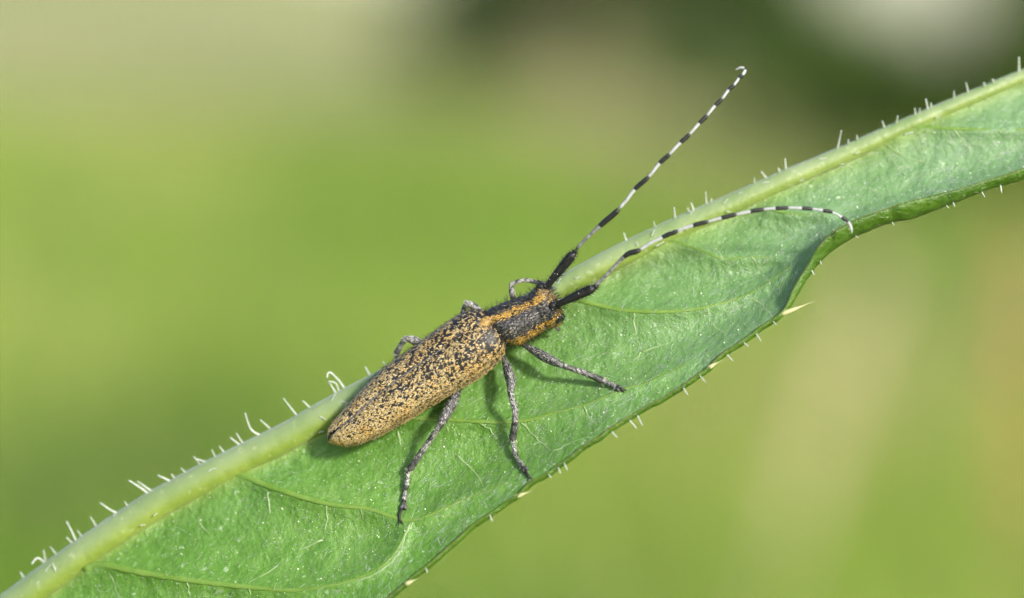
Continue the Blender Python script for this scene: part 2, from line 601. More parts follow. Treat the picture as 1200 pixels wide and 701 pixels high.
M['bark'] = simple('bush_bark', (0.10, 0.08, 0.06), (0.20, 0.16, 0.12), 8, 0.85, 0.2, 0.5, 0.01)
bush(565, 34, 4.5, 3.0, (0.05, 0.105, 0.022), 'dark green bush farthest down the blurred hedge', 5200, 0.12)
bush(655, 30, 3.8, 1.9, (0.08, 0.115, 0.04), 'grey green bush between the farthest bush and a brown one', 4200, 0.10)
bush(740, 25, 3.2, 1.5, (0.19, 0.16, 0.085), 'brown dry bush in the blurred hedge', 3600, 0.08)
bush(830, 19, 2.8, 1.2, (0.045, 0.11, 0.016), 'deep green bush beside the brown dry bush', 3200, 0.07)
bush(925, 15.5, 2.2, 0.75, (0.06, 0.12, 0.018), 'dark olive bush beside the pale gap of sky', 2800, 0.055)
bush(1015, 13, 0.66, 0.8, (0.085, 0.145, 0.022), 'low olive bush at the foot of the dark olive bush', 2400, 0.04)
bush(1125, 12, 0.56, 0.75, (0.10, 0.165, 0.018), 'low yellow green bush under the pale gap of sky', 2400, 0.04)
bush(1222, 11, 1.3, 0.5, (0.10, 0.18, 0.018), 'yellow green bush behind the leaf tip', 2400, 0.045)
bush(1370, 9.5, 1.6, 0.7, (0.08, 0.14, 0.03), 'dark bush beyond the leaf tip', 2400, 0.045)


def stalk(px, py, px2, py2, dist, r, colr_mat, label):
    a = np.array([(px - 600) * K * (dist + 0.2), dist, 0.0]); a[2] = float(terrain(a[0], dist)) - 0.01
    zt = 0.2 * math.sin(PITCH) - math.tan(PITCH + math.atan(K * (py2 - 350.5))) * (dist + 0.2)
    b = np.array([(px2 - 600) * K * (dist + 0.2), dist, zt])
    mid = (a + b) / 2 + np.array([0.003, 0.0, 0.0])
    root = empty('dry_grass_stalk', tuple(a), label, 'stalk', 'dry grass stalks in the meadow')
    pts = resample(np.array([a, mid, b]), 14)
    V, F = tube(pts, np.linspace(r, r * 0.5, 14), 6)
    mesh_obj('stem', V, F, colr_mat, root)
    # a narrow seed head of spikelets
    d = norm(pts[-1] - pts[-2]); parts = []
    for k in range(26):
        t = k / 25
        c0 = pts[-1] + d * (t * 0.10 - 0.02)
        a_ = k * 2.4
        out = np.array([math.cos(a_), math.sin(a_), 0.9]); out = norm(out)
        ax = np.stack([norm(np.cross(out, [0.1, 0.2, 1])), norm(np.cross(out, np.cross(out, [0.1, 0.2, 1]))), out])
        parts.append(ellipsoid(c0 + out * 0.006 * (1 - 0.5 * t), ax, (0.002, 0.002, 0.008), 6, 3))
    V, F = join(parts)
    mesh_obj('seed_head', V, F, colr_mat, root)


M['straw'] = simple('dry_straw', (0.46, 0.38, 0.22), (0.60, 0.50, 0.32), 60, 0.6, 0.3)
M['rust'] = simple('rusty_stalk', (0.36, 0.17, 0.08), (0.48, 0.26, 0.13), 60, 0.6, 0.3)
stalk(470, 700, 950, 560, 1.05, 0.0016, M['straw'], 'pale dry grass stalk blurred below the leaf')
stalk(1216, 600, 1206, 560, 0.9, 0.0012, M['rust'], 'rusty brown stalk blurred under the leaf tip')

# ------------------------------------------------------------------ the thistle leaf
RIB_UP = resample(np.array([(-300, 905), (-100, 767), (0, 696), (80, 638), (160, 584), (240, 540), (321, 500), (400, 456), (500, 405), (600, 353), (700, 298),
                            (780, 259), (840, 233), (915, 200), (987, 170), (1055, 140), (1124, 111), (1200, 80), (1400, 0), (1700, -130)], float), 220)
tg = norm(np.gradient(RIB_UP, axis=0))
RIB_N = np.stack([-tg[:, 1], tg[:, 0]], -1)                    # towards the blade
RIB_T = np.interp(RIB_UP[:, 0], [-300, 0, 400, 650, 850, 1055, 1200, 1600, 1700], [21, 19.5, 18, 15, 13, 10, 8, 4, 1.5])
RIB = RIB_UP + RIB_N * RIB_T[:, None]
SIL = np.array([(-300, 935), (50, 860), (200, 845), (330, 790), (400, 748), (457, 701), (483, 678), (515, 652), (543, 626), (575, 603), (606, 581), (622, 566),
                (644, 553), (700, 514), (753, 480), (778, 467), (825, 436), (848, 415), (884, 390), (918, 365), (931, 344), (948, 318), (964, 299), (990, 280),
                (1025, 264), (1079, 249), (1130, 230), (1167, 216), (1200, 206), (1320, 160), (1480, 70), (1620, -40), (1700, -125)], float)
ROLL = np.array([(-1, -2)] * 20 + [(-4, -3), (-5, -3), (-4, -12), (-7, -13), (-12, -11), (-11, -14), (-10, -8), (-8, -6), (-4, -8), (-4, -6)] + [(-2, -4)] * 3, float)
SR = resample(np.hstack([SIL, ROLL]), 430)
SILD, ROLLD = SR[:, :2], SR[:, 2:]
wob = np.array([mnoise.noise(Vector((k * 0.22, 1.3, 0))) + 0.6 * mnoise.noise(Vector((k * 0.6, 5.3, 0))) for k in range(len(SILD))])
tn = norm(np.gradient(SILD, axis=0))
SILD = SILD + np.stack([-tn[:, 1], tn[:, 0]], -1) * (wob * 1.6)[:, None]
ROLLD = ROLLD * (1 + 0.15 * wob)[:, None]

VEINS = [
    [(98, 668), (114, 661), (160, 670), (220, 680), (289, 688), (341, 692), (377, 688), (400, 684), (429, 674), (452, 660), (468, 640), (478, 616)],
    [(262, 562), (277, 556), (321, 572), (381, 590), (429, 596), (457, 605), (475, 610), (495, 607), (523, 595), (560, 579), (595, 566)],
    [(430, 470), (455, 482), (488, 490), (530, 492), (560, 494), (610, 494), (647, 485), (685, 475), (730, 457), (755, 450), (772, 442), (810, 425)],
    [(640, 352), (660, 348), (687, 354), (720, 362), (750, 365), (789, 365), (828, 360), (870, 348), (900, 332), (928, 311)],
    [(760, 284), (792, 284), (828, 296), (846, 303), (876, 302), (909, 302), (924, 307)],
    [(905, 246), (925, 250), (945, 251), (970, 252)],
    [(1050, 158), (1073, 149), (1117, 151), (1158, 152), (1200, 152), (1290, 140)],
]
VEIN_R = [7.0, 6.4, 5.4, 5.6, 3.6, 3.4, 4.6]
VEINS = [resample(np.array(v, float), 40) for v in VEINS]
TILT = math.tan(R_(24))
MM = 1 / 19.4


def zleaf(px, py):
    px = np.asarray(px, float); py = np.asarray(py, float)
    dr, sg = pdist(px, py, RIB[::4])
    dm, _ = pdist(px, py, SILD[::4])
    v = dr / (dr + dm + 1e-6)
    dr = dr * sg
    z = -2.9 - 1.6 * ((px - 560) / 620.0) ** 2 + TILT * dr * MM
    cup = (0.9 + 0.55 * np.exp(-((px - 930) / 110) ** 2)) * np.interp(px, [-300, 0, 1250, 1600], [0.2, 1, 1, 0.2])
    z = z + cup * sstep(0.62, 1.02, v) ** 1.4 * (sg > 0)
    mask = sstep(0.0, 0.15, v) * sstep(1.0, 0.8, v) * (sg > 0)
    dv = np.full(np.shape(px), 1e9)
    for vv in VEINS:
        dv = np.minimum(dv, pdist(px, py, vv[::3])[0])
    z = z + mask * (0.26 * np.exp(-(dv / 8.5) ** 2) - 0.42 * (1 - np.exp(-(dv / 26.0) ** 2)))
    z = z + 0.28 * np.sin(px * 0.024 + py * 0.008) * sstep(0.3, 1.0, v) * (sg > 0)
    return z


NU, NV, NR, NB = 430, 64, 6, 10
ribg = resample(RIB, NU, False)
tt = np.linspace(0, 1, NV) ** 0.92
gpx = ribg[:, None, 0] + (SILD[:, None, 0] - ribg[:, None, 0]) * tt
gpy = ribg[:, None, 1] + (SILD[:, None, 1] - ribg[:, None, 1]) * tt
gz = zleaf(gpx, gpy)
fn = nz(np.stack([gpx, gpy, 0 * gpx], -1).reshape(-1, 3), 0.05).reshape(gz.shape) * 0.5 + nz(np.stack([gpx, gpy, 0 * gpx], -1).reshape(-1, 3), 0.13, 4.0).reshape(gz.shape) * 0.25
gz = gz + 0.10 * fn * np.sin(np.pi * np.clip(tt, 0, 1))
front = cs(gpx, gpy, gz)
# rolled margin: turns over towards the lens and shows the darker upper side
rt = np.linspace(0, 1, NR + 1)[1:]
rl = np.hypot(ROLLD[:, 0], ROLLD[:, 1]) * MM
rpx = SILD[:, None, 0] + ROLLD[:, None, 0] * rt ** 1.25
rpy = SILD[:, None, 1] + ROLLD[:, None, 1] * rt ** 1.25
rz = gz[:, -1:] + rl[:, None] * 1.1 * np.sin(rt * 1.5) ** 0.8 + 0.10
roll = cs(rpx, rpy, rz)
# the other half of the leaf, folded back along the midrib
bt = np.linspace(0, 1, NB + 1)[1:]
rn = norm(np.gradient(ribg, axis=0)); rn = np.stack([-rn[:, 1], rn[:, 0]], -1)
wid = np.interp(ribg[:, 0], [-300, 50, 500, 1200, 1700], [1, 7, 8, 6, 0.3])
bpx = ribg[:, None, 0] + rn[:, None, 0] * (38 * bt * wid[:, None] / 8)
bpy_ = ribg[:, None, 1] + rn[:, None, 1] * (38 * bt * wid[:, None] / 8)
bz = gz[:, :1] - 0.2 - wid[:, None] * bt + 0.3 * np.sin(ribg[:, :1] * 0.03) * bt
back = cs(bpx, bpy_, bz)
grid = np.concatenate([back[:, ::-1], front, roll], axis=1)
ncol = grid.shape[1]
i, j = np.meshgrid(np.arange(NU - 1), np.arange(ncol - 1), indexing='ij')
lf = np.stack([i * ncol + j, i * ncol + j + 1, (i + 1) * ncol + j + 1, (i + 1) * ncol + j], -1).reshape(-1, 4)
lv = W(grid.reshape(-1, 3))
# outward (towards the lens) check
a, b, c_ = front[200, 20], front[200, 21], front[201, 20]
if np.cross(b - a, c_ - a)[2] < 0:
    lf = lf[:, ::-1]
bpxall = np.concatenate([bpx[:, ::-1], gpx, rpx], 1); bpyall = np.concatenate([bpy_[:, ::-1], gpy, rpy], 1)
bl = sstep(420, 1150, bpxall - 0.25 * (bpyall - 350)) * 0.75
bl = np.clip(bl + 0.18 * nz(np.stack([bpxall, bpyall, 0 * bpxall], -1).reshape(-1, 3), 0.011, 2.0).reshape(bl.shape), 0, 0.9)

stem_px = (-470, 1040)
st_top = W(cs(-470, 700, -6)); st_base = np.array([st_top[0] - 0.02, st_top[1] + 0.01, 0]); st_base[2] = float(terrain(st_base[0], st_base[1]))
plant = empty('thistle_plant', tuple(st_base), 'pale green thistle leaf with thick hairy midrib and spiny margin under the beetle', 'plant')
stp = resample(np.array([st_base - [0, 0, 0.02], (st_base + st_top) / 2 + [0.008, 0, 0], st_top, st_top + [0.004, 0, 0.10]]), 24)
V, F = tube(stp, np.linspace(0.0045, 0.002, 24), 12)
mesh_obj('stem', V, F, M['stem'], plant)
dd, sgd = pdist(bpxall, bpyall, RIB[::3])
rm = np.exp(-np.maximum(dd - np.interp(bpxall, RIB[:, 0], RIB_T) * 0.9, 0) / np.interp(bpxall, [0, 400, 800, 1200], [4, 5, 12, 10])) * 0.8
leaf = mesh_obj('leaf', lv, lf, [M['leaf'], M['leaf_top'], M['edge']], plant, attrs={'bloom_sheen': bl.reshape(-1), 'ribmix': rm.reshape(-1)})
so = leaf.modifiers.new('thickness', 'SOLIDIFY')
so.thickness = 0.00022
so.offset = -1.0
so.material_offset = 1
so.material_offset_rim = 2
so.use_even_offset = False

# midrib: a thick rounded stalk that runs on into the plant's stem
rz_ = zleaf(RIB[:, 0], RIB[:, 1])
rc = cs(RIB[:, 0], RIB[:, 1], rz_ - 0.15)
jn = cs(np.array([-400, -470.0]), np.array([975, 1020.0]), np.array([-5.5, -6.0]))
rp = np.vstack([jn[::-1], rc]); rr = np.concatenate([[1.3, 1.2], RIB_T * MM])
rp2 = resample(np.hstack([rp, rr[:, None]]), 260, False)
V, F = tube(rp2[:, :3], rp2[:, 3] * (1 + 0.03 * np.array([mnoise.noise(Vector((k * .3, 0, 0))) for k in range(260)])), 20, squash=0.85, squash_dir=(-.17, .33, .93))
pxv, pyv = topx(V)
dd, sgd = pdist(pxv, pyv, RIB[::3])
tv = np.interp(pxv, RIB[:, 0], RIB_T)
mesh_obj('midrib', W(V), F, M['rib'], leaf, attrs={'bloom_sheen': np.clip(sstep(0.55, -0.6, dd * sgd / tv) + 0.25 * sstep(500, 1100, pxv), 0, 1)})

for v, r0 in zip(VEINS, VEIN_R):
    q = resample(v, 70, False)
    c = cs(q[:, 0], q[:, 1], zleaf(q[:, 0], q[:, 1]) - 0.02)
    V, F = tube(c, np.linspace(1, 0.3, 70) * r0 * MM * 0.62 * (1 + 0.10 * np.sin(np.arange(70) * 1.7)), 10, squash=0.42, squash_dir=(-.17, .33, .93))
    mesh_obj('vein', W(V), F, M['vein'], leaf)

VEINLETS = [[(128, 672), (134, 684), (142, 704)], [(232, 607), (236, 616), (245, 625)], [(313, 577), (317, 605), (322, 620), (328, 633)],
            [(383, 593), (383, 612), (378, 633)], [(378, 633), (345, 648), (318, 668), (290, 684)], [(466, 505), (470, 525), (474, 546)],
            [(523, 500), (528, 514), (535, 534)], [(535, 534), (548, 545), (562, 560), (567, 577)], [(480, 614), (473, 634), (470, 645)],
            [(470, 645), (455, 662), (432, 676), (405, 684)], [(423, 597), (428, 620), (435, 636)], [(220, 682), (222, 700)], [(292, 688), (294, 702)],
            [(742, 366), (744, 385), (748, 402), (752, 412)], [(752, 412), (742, 425), (733, 440)], [(752, 412), (775, 405), (800, 395)],
            [(870, 348), (890, 355), (905, 372)], [(610, 494), (625, 510), (648, 530)], [(648, 530), (668, 520), (690, 512)], [(846, 303), (835, 290), (820, 282)],
            [(828, 360), (835, 380), (850, 392)], [(880, 300), (895, 320)], [(1117, 151), (1128, 165), (1140, 178)], [(1040, 172), (1065, 185), (1095, 193)],
            [(685, 475), (690, 490), (700, 498)], [(560, 494), (575, 505), (600, 540)], [(930, 262), (950, 270)], [(1000, 215), (1030, 225)]]
for v in VEINLETS:
    q = resample(np.array(v, float), 16)
    q = q + np.stack([nz(np.stack([q[:, 0], q[:, 1], 0 * q[:, 0]], -1), 0.15), nz(np.stack([q[:, 0], q[:, 1], 0 * q[:, 0]], -1), 0.15, 9)], -1) * 2.0
    c = cs(q[:, 0], q[:, 1], zleaf(q[:, 0], q[:, 1]) - 0.01)
    V, F = tube(c, np.linspace(1, 0.4, 16) * 1.5 * MM, 6, squash=0.35, squash_dir=(-.17, .33, .93))
    mesh_obj('veinlet', W(V), F, M['veinlet'], leaf)

HAIRS = [  # stout white hairs: base ... tip along the midrib's outer side, then along the lower margin
    [(27, 676), (24, 671)], [(53, 660), (44, 654), (37, 661)], [(53, 657), (51, 645)], [(66, 650), (59, 641)], [(90, 636), (84, 623), (78, 611)],
    [(86, 638), (78, 630)], [(97, 631), (91, 622)], [(114, 619), (106, 606)], [(144, 604), (130, 598), (117, 589)], [(152, 597), (146, 588)],
    [(177, 581), (165, 572), (151, 563)], [(181, 578), (171, 571), (161, 564)], [(204, 566), (185, 557)], [(206, 563), (201, 556)], [(219, 555), (212, 549)],
    [(236, 546), (227, 535)], [(243, 542), (231, 538)], [(253, 537), (248, 527)], [(263, 531), (257, 523)], [(280, 521), (270, 513)], [(284, 519), (277, 508)],
    [(306, 511), (294, 503), (287, 484)], [(316, 502), (305, 492)], [(347, 486), (332, 467)], [(363, 478), (355, 470)], [(393, 460), (385, 447)],
    [(403, 455), (397, 446), (386, 436), (383, 443)], [(397, 458), (393, 449), (385, 447)], [(433, 440), (428, 430)], [(452, 430), (449, 424)],
    [(735, 285), (731, 273)], [(768, 267), (766, 260)], [(791, 258), (790, 243)], [(808, 250), (806, 244)], [(813, 248), (810, 238)], [(828, 241), (827, 225)], [(832, 239), (834, 233)],
    [(884, 216), (884, 209)], [(899, 210), (892, 201)], [(921, 200), (920, 186)], [(914, 203), (912, 197)], [(981, 177), (986, 153)], [(994, 170), (994, 164)], [(1005, 165), (1004, 159)],
    [(1037, 152), (1034, 142)], [(1050, 147), (1052, 136)], [(1073, 137), (1072, 127)], [(1077, 135), (1078, 127)], [(1088, 131), (1085, 116)], [(1091, 129), (1091, 121)],
    [(1118, 116), (1118, 107)], [(1135, 110), (1132, 97)], [(1154, 102), (1153, 97)], [(1165, 97), (1163, 93)], [(1194, 85), (1194, 67)],
]
LOWER = [[(801, 455), (806, 463)], [(820, 440), (827, 448)], [(852, 416), (859, 423)], [(872, 402), (877, 406)], [(886, 391), (892, 400)], [(906, 377), (910, 381)],
         [(717, 506), (723, 513)], [(738, 493), (746, 502)], [(747, 487), (753, 499)], [(661, 543), (665, 551)], [(654, 548), (657, 555)], [(642, 555), (646, 560)],
         [(1172, 215), (1174, 226)], [(1150, 224), (1154, 231)], [(1116, 236), (1119, 242)], [(1108, 240), (1112, 244)], [(1045, 260), (1048, 264)], [(1002, 276), (1006, 279)],
         [(960, 304), (963, 310)], [(951, 317), (954, 322)], [(574, 604), (577, 611)], [(498, 664), (501, 671)]]
for k, hpts in enumerate(HAIRS + LOWER):
    q = resample(np.array(hpts, float), 12)
    low = k >= len(HAIRS)
    z0 = zleaf(q[:1, 0], q[:1, 1])[0] + (0.35 if low else 0.0)
    t = np.linspace(0, 1, 12)
    c = cs(q[:, 0], q[:, 1], z0 + (0.35 + 0.5 * random.random()) * t * (0.4 if low else 1))
    r0 = (0.045 if low else 0.068) * random.uniform(0.8, 1.15)
    V, F = tube(c, r0 * (1 - 0.5 * t) * (1 + 0.14 * np.sin(t * 22)), 8)
    mesh_obj('leaf_hair', W(V), F, M['white_hair'], leaf)

for (b0, b1, r) in (((914, 369), (955, 353), 2.9), ((602, 583), (624, 575), 2.8), ((474, 685), (490, 678), 2.8), ((829, 432), (846, 422), 2.6), ((1176, 212), (1186, 208), 2.0)):
    q = np.linspace(b0, b1, 12)
    zb = float(zleaf(np.array([b0[0]]), np.array([b0[1]]))[0])
    c = cs(q[:, 0], q[:, 1], zb + 0.25 + 0.3 * np.linspace(0, 1, 12))
    V, F = tube(c, r * MM * np.array([.5, .9, 1, .95, .85, .68, .5, .36, .25, .17, .1, .04]), 8)
    mesh_obj('spine', W(V), F, M['spine'], leaf)


def blade_points(n, bias=None):
    u = RNG.random(n) * (NU - 1); v = RNG.random(n)
    if bias: v = v ** bias
    u0 = np.clip(u.astype(int), 0, NU - 2); f = (u - u0)[:, None]
    vi = v * (NV - 1); v0 = np.clip(vi.astype(int), 0, NV - 2); g = (vi - v0)[:, None]
    p_ = (front[u0, v0] * (1 - f) + front[u0 + 1, v0] * f) * (1 - g) + (front[u0, v0 + 1] * (1 - f) + front[u0 + 1, v0 + 1] * f) * g
    n_ = norm(np.cross(front[u0 + 1, v0] - front[u0, v0], front[u0, v0 + 1] - front[u0, v0]))
    n_ = np.where(n_[:, 2:] < 0, -n_, n_)
    du = norm(front[u0 + 1, v0] - front[u0, v0])
    dv = norm(front[u0, v0 + 1] - front[u0, v0])
    return p_, n_, du, dv


# cobwebby down lying on the blade, thickest along the cupped margin
n1, n2 = 1500, 3400
p1, q1, d1, e1 = blade_points(n1); p2, q2, d2, e2 = blade_points(n2, 0.3)
pp, qq = np.vstack([p1, p2]), np.vstack([q1, q2])
fl = np.vstack([d1 + 0.2 * e1, d2 * 1.0 - 0.25 * e2])
V, F = hairs(pp, qq, fl, RNG.uniform(0.25, 0.95, n1 + n2), RNG.uniform(0.007, 0.018, n1 + n2), RNG.uniform(0.05, 0.3, n1 + n2), 0.4, 1.2)
mesh_obj('leaf_down', W(V), F, M['white_hair'], leaf, kind='stuff')
# tiny bright glands
p1, q1, _, _ = blade_points(5200)
sz = RNG.uniform(0.012, 0.034, (5200, 1)) * (1 + 0.9 * (RNG.random((5200, 1)) < 0.06))
t1 = norm(np.cross(q1, RNG.normal(size=q1.shape))); t2 = np.cross(q1, t1)
V = np.stack([p1 + t1 * sz, p1 + t2 * sz, p1 - t1 * sz, p1 - t2 * sz, p1 + q1 * sz * 1.3], 1).reshape(-1, 3)
k = np.arange(5200) * 5
F = [np.vstack([np.stack([k + a, k + (a + 1) % 4, k + 4], 1) for a in range(4)])]
mesh_obj('leaf_gland', W(V), F, M['gland'], leaf, kind='stuff')
# short hairs lying on the midrib's face
for k in range(70):
    u = random.randint(24, 205)
    off = random.uniform(-0.75, 0.85)
    pb = RIB[u] + RIB_N[u] * RIB_T[u] * off
    ln = random.uniform(3, 11); a_ = random.gauss(0, 0.5)
    dx = tg[u] * math.cos(a_) + RIB_N[u] * math.sin(a_)
    q = np.array([pb, pb + dx * ln * 0.5 + RIB_N[u] * random.uniform(-1.5, 1.5), pb + dx * ln])
    q = resample(q, 7)
    zz = rz_[u] - 0.15 + 0.85 * RIB_T[u] * MM * math.sqrt(max(0.05, 1 - off ** 2)) - TILT * (-off * RIB_T[u] * MM) * 0.9
    c = cs(q[:, 0], q[:, 1], zz + 0.08 + np.linspace(0.0, 0.12, 7))
    V, F = tube(c, np.linspace(1, 0.5, 7) * 0.040, 6)
    mesh_obj('leaf_hair', W(V), F, M['white_hair'], leaf)

# ------------------------------------------------------------------ the beetle
AX = (0.849, -0.528); QX = (0.528, 0.849)
TH = R_(31)
E_UP = np.array([-QX[0], QX[1], 0.0])           # screen direction across the body, upwards
B_N = math.sin(TH) * E_UP + math.cos(TH) * np.array([0, 0, 1.0])
B_R = -math.cos(TH) * E_UP + math.sin(TH) * np.array([0, 0, 1.0])
B_A = norm(np.cross(B_N, -B_R))
B_A = np.array([AX[0], -AX[1], 0.02])
S_T = [54, 57, 62, 70, 84, 94, 110, 128, 150, 172, 213, 244, 262, 275, 284, 291]
TOPQ = [641, 636, 630, 626, 622, 619.5, 614.5, 610, 605, 603, 600, 598, 597.5, 599, 603, 610]
BOTQ = [645, 649, 654, 660, 666, 667.5, 670, 671, 672, 672, 672.5, 674, 672, 669, 664, 656]


def zc(s):
    return np.interp(s, [54, 150, 292, 366], [-1.15, -0.75, -0.35, -0.15])


def qc(s):
    return np.interp(s, S_T + [305, 325, 338, 345, 352, 360, 366], list((np.array(TOPQ) + BOTQ) / 2) + [639, 641, 642, 642.5, 642.5, 641, 640])


def wel(s):
    return np.interp(s, S_T, (np.array(BOTQ) - TOPQ) / 2 / 0.948 * MM)


def body(s, lat, h, q=None):
    s = np.asarray(s, float)
    q = qc(s) if q is None else q
    px = s * AX[0] + q * QX[0]; py = s * AX[1] + q * QX[1]
    return cs(px, py, zc(s)) + np.asarray(lat)[..., None] * B_R + np.asarray(h)[..., None] * B_N


bc = body(np.array(200.0), np.array(0.0), np.array(-1.4))
beetle = empty('longhorn_beetle', tuple(W(bc)), 'slender longhorn beetle, black with golden speckled pubescence and banded antennae, standing on leaf', 'beetle')

# --- continuous body: abdomen, thorax, pronotum and bent-down head
SS = np.array([60, 66, 80, 100, 130, 170, 210, 240, 262, 275, 283, 288, 291, 294, 299, 305, 312, 319, 325, 331, 336, 340, 343, 346, 350, 354, 358, 362, 365, 367, 368.5])
wt = np.where(SS < 284, 0.86 * wel(SS), 0)
pw = np.interp(SS, [283, 288, 291, 294, 299, 305, 312, 319, 325, 331, 336, 340, 343, 346, 350, 354, 358, 362, 365, 367, 368.5],
               [1.42, 1.18, 1.10, 1.20, 1.34, 1.40, 1.40, 1.36, 1.33, 1.30, 1.26, 1.17, 1.13, 1.20, 1.25, 1.26, 1.22, 1.12, 0.95, 0.70, 0.35])
wt = np.where(SS < 284, wt, pw)
ht = np.where(SS < 284, 0.62 * wt, np.interp(SS, [284, 291, 294, 299, 305, 325, 336, 340, 343, 347, 354, 360, 364, 367, 368.5], [0.9, 1.0, 1.12, 1.25, 1.30, 1.26, 1.18, 1.08, 1.05, 1.12, 1.12, 1.02, 0.85, 0.60, 0.3]))
db = np.where(SS < 284, np.interp(SS, [54, 130, 240, 284], [0.35, 0.95, 1.35, 1.40]), np.interp(SS, [284, 305, 336, 343, 350, 360, 365, 368.5], [1.4, 1.2, 1.2, 1.25, 1.85, 1.95, 1.6, 0.6]))
NB_ = 48
rs = np.interp(np.arange(0, 1.0001, 1 / 110), np.linspace(0, 1, len(SS)), SS)
fi = lambda a: np.interp(rs, SS, a)
wt, ht, db = fi(wt), fi(ht), fi(db)
phi = np.arange(NB_) * 2 * math.pi / NB_             # 0 = top, pi/2 = right side
sx = np.sign(np.sin(phi)) * np.abs(np.sin(phi)) ** 0.9
cx = np.cos(phi)
LAT = wt[:, None] * sx
HT = np.where(cx > 0, ht[:, None] * cx, db[:, None] * cx)
BV = body(np.repeat(rs[:, None], NB_, 1), LAT, HT)
endt = body(rs[:1], np.zeros(1), np.zeros(1)); endh = body(rs[-1:] + 1, np.zeros(1), np.full(1, -0.2))
nb = len(rs)
i, j = np.meshgrid(np.arange(nb - 1), np.arange(NB_), indexing='ij')
bq = np.stack([i * NB_ + j, i * NB_ + (j + 1) % NB_, (i + 1) * NB_ + (j + 1) % NB_, (i + 1) * NB_ + j], -1).reshape(-1, 4)
j = np.arange(NB_)
btri = np.vstack([np.stack([np.full(NB_, nb * NB_), (j + 1) % NB_, j], -1), np.stack([np.full(NB_, nb * NB_ + 1), (nb - 1) * NB_ + j, (nb - 1) * NB_ + (j + 1) % NB_], -1)])
BVall = np.vstack([BV.reshape(-1, 3), endt, endh])
if (np.cross(BV[40, 1] - BV[40, 0], BV[41, 0] - BV[40, 0]) @ B_N) < 0:
    bq = bq[:, ::-1]; btri = btri[:, ::-1]
body_o = mesh_obj('body', W(BVall), [bq, btri], M['chitin'], beetle)


def body_coords(c):
    """camera-space mm -> (s, lat, h) of the body frame, close enough for colouring"""
    px, py = topx(c)
    s = px * AX[0] + py * AX[1]; q = px * QX[0] + py * QX[1]
    base = body(s, 0 * s, 0 * s)
    d = c - base
    return s, d @ B_R, d @ B_N


TAN = np.array([0.50, 0.36, 0.150]); ORANGE = np.array([0.58, 0.355, 0.080]); GREY = np.array([0.065, 0.066, 0.072]); PALE = np.array([0.58, 0.50, 0.33]); CREAM = np.array([0.46, 0.31, 0.09])


def pile(name, parent, p, n, tintc, length, width, lift, flow, jitter=0.3, curl=0.6):
    V, F = hairs(p, n, flow, length, width, lift, jitter, curl)
    mesh_obj(name, W(V), F, M['pile'], parent, attrs={'tint': np.repeat(tintc, 5, axis=0)}, kind='stuff')


# coat of the pronotum, head and flanks
P_, N_ = scatter(BVall, [bq, btri], 34000)
s_, l_, h_ = body_coords(P_)
keep = (s_ > 232) & ~((s_ < 286) & (h_ > -0.1))
P_, N_, s_, l_, h_ = P_[keep], N_[keep], s_[keep], l_[keep], h_[keep]
wloc = np.interp(s_, rs, wt)
an = np.degrees(np.arctan2(l_, np.maximum(h_, -9) + 0.0))
n1 = nz(P_, 2.2)
jit = RNG.normal(size=len(s_)) * 3.5
aa = an + jit
mid_w = np.interp(s_, [288, 300, 330, 350, 360, 368], [11, 10, 9.5, 12, 22, 30])
tint = np.tile(GREY, (len(s_), 1)) * RNG.uniform(0.35, 1.8, (len(s_), 1))
prob = np.full(len(s_), 0.60)
mid = np.abs(aa) < mid_w
lat = ((np.abs(aa) > 72) & (np.abs(aa) < 97))
low = np.abs(aa) >= 97
tint[mid] = ORANGE * RNG.uniform(0.65, 1.25, (mid.sum(), 1)); prob[mid] = 1.0
tint[lat] = ORANGE * RNG.uniform(0.6, 1.2, (lat.sum(), 1)); prob[lat] = 0.9
tint[low] = (CREAM * 0.8) * RNG.uniform(0.5, 1.1, (low.sum(), 1)); prob[low] = 0.62
face = (s_ > 358) & (np.abs(aa) < 40)
tint[face] = np.where(RNG.random((face.sum(), 1)) < 0.5, ORANGE, PALE * 0.8) * RNG.uniform(0.6, 1.1, (face.sum(), 1))
mouth = (s_ > 340) & (np.abs(aa) > 92)
tint[mouth] = CREAM * RNG.uniform(0.5, 1.1, (mouth.sum(), 1)); prob[mouth] = 0.8
flank = s_ < 290
tint[flank] = CREAM * RNG.uniform(0.6, 1.15, (flank.sum(), 1)); prob[flank] = 0.95
gold = (RNG.random(len(s_)) < 0.10) & ~mid & ~lat
tint[gold] = PALE * RNG.uniform(0.3, 0.8, (gold.sum(), 1))
k = RNG.random(len(s_)) < prob
pile('pubescence', body_o, P_[k], N_[k], tint[k], RNG.uniform(0.14, 0.28, k.sum()), RNG.uniform(0.022, 0.040, k.sum()), RNG.uniform(0.15, 0.6, k.sum()), np.tile(-B_A, (k.sum(), 1)), 0.35)

# dark upright bristles on pronotum and head
P_, N_ = scatter(BVall, [bq, btri], 3000)
s_, l_, h_ = body_coords(P_)
keep = (s_ > 288) & (h_ > -0.8)
P_, N_ = P_[keep][:900], N_[keep][:900]
pile('bristles', body_o, P_, N_, np.tile([0.012, 0.012, 0.012], (len(P_), 1)), RNG.uniform(0.35, 0.75, len(P_)), 0.026, RNG.uniform(0.9, 1.4, len(P_)), np.tile(B_A, (len(P_), 1)), 0.8, 0.1)

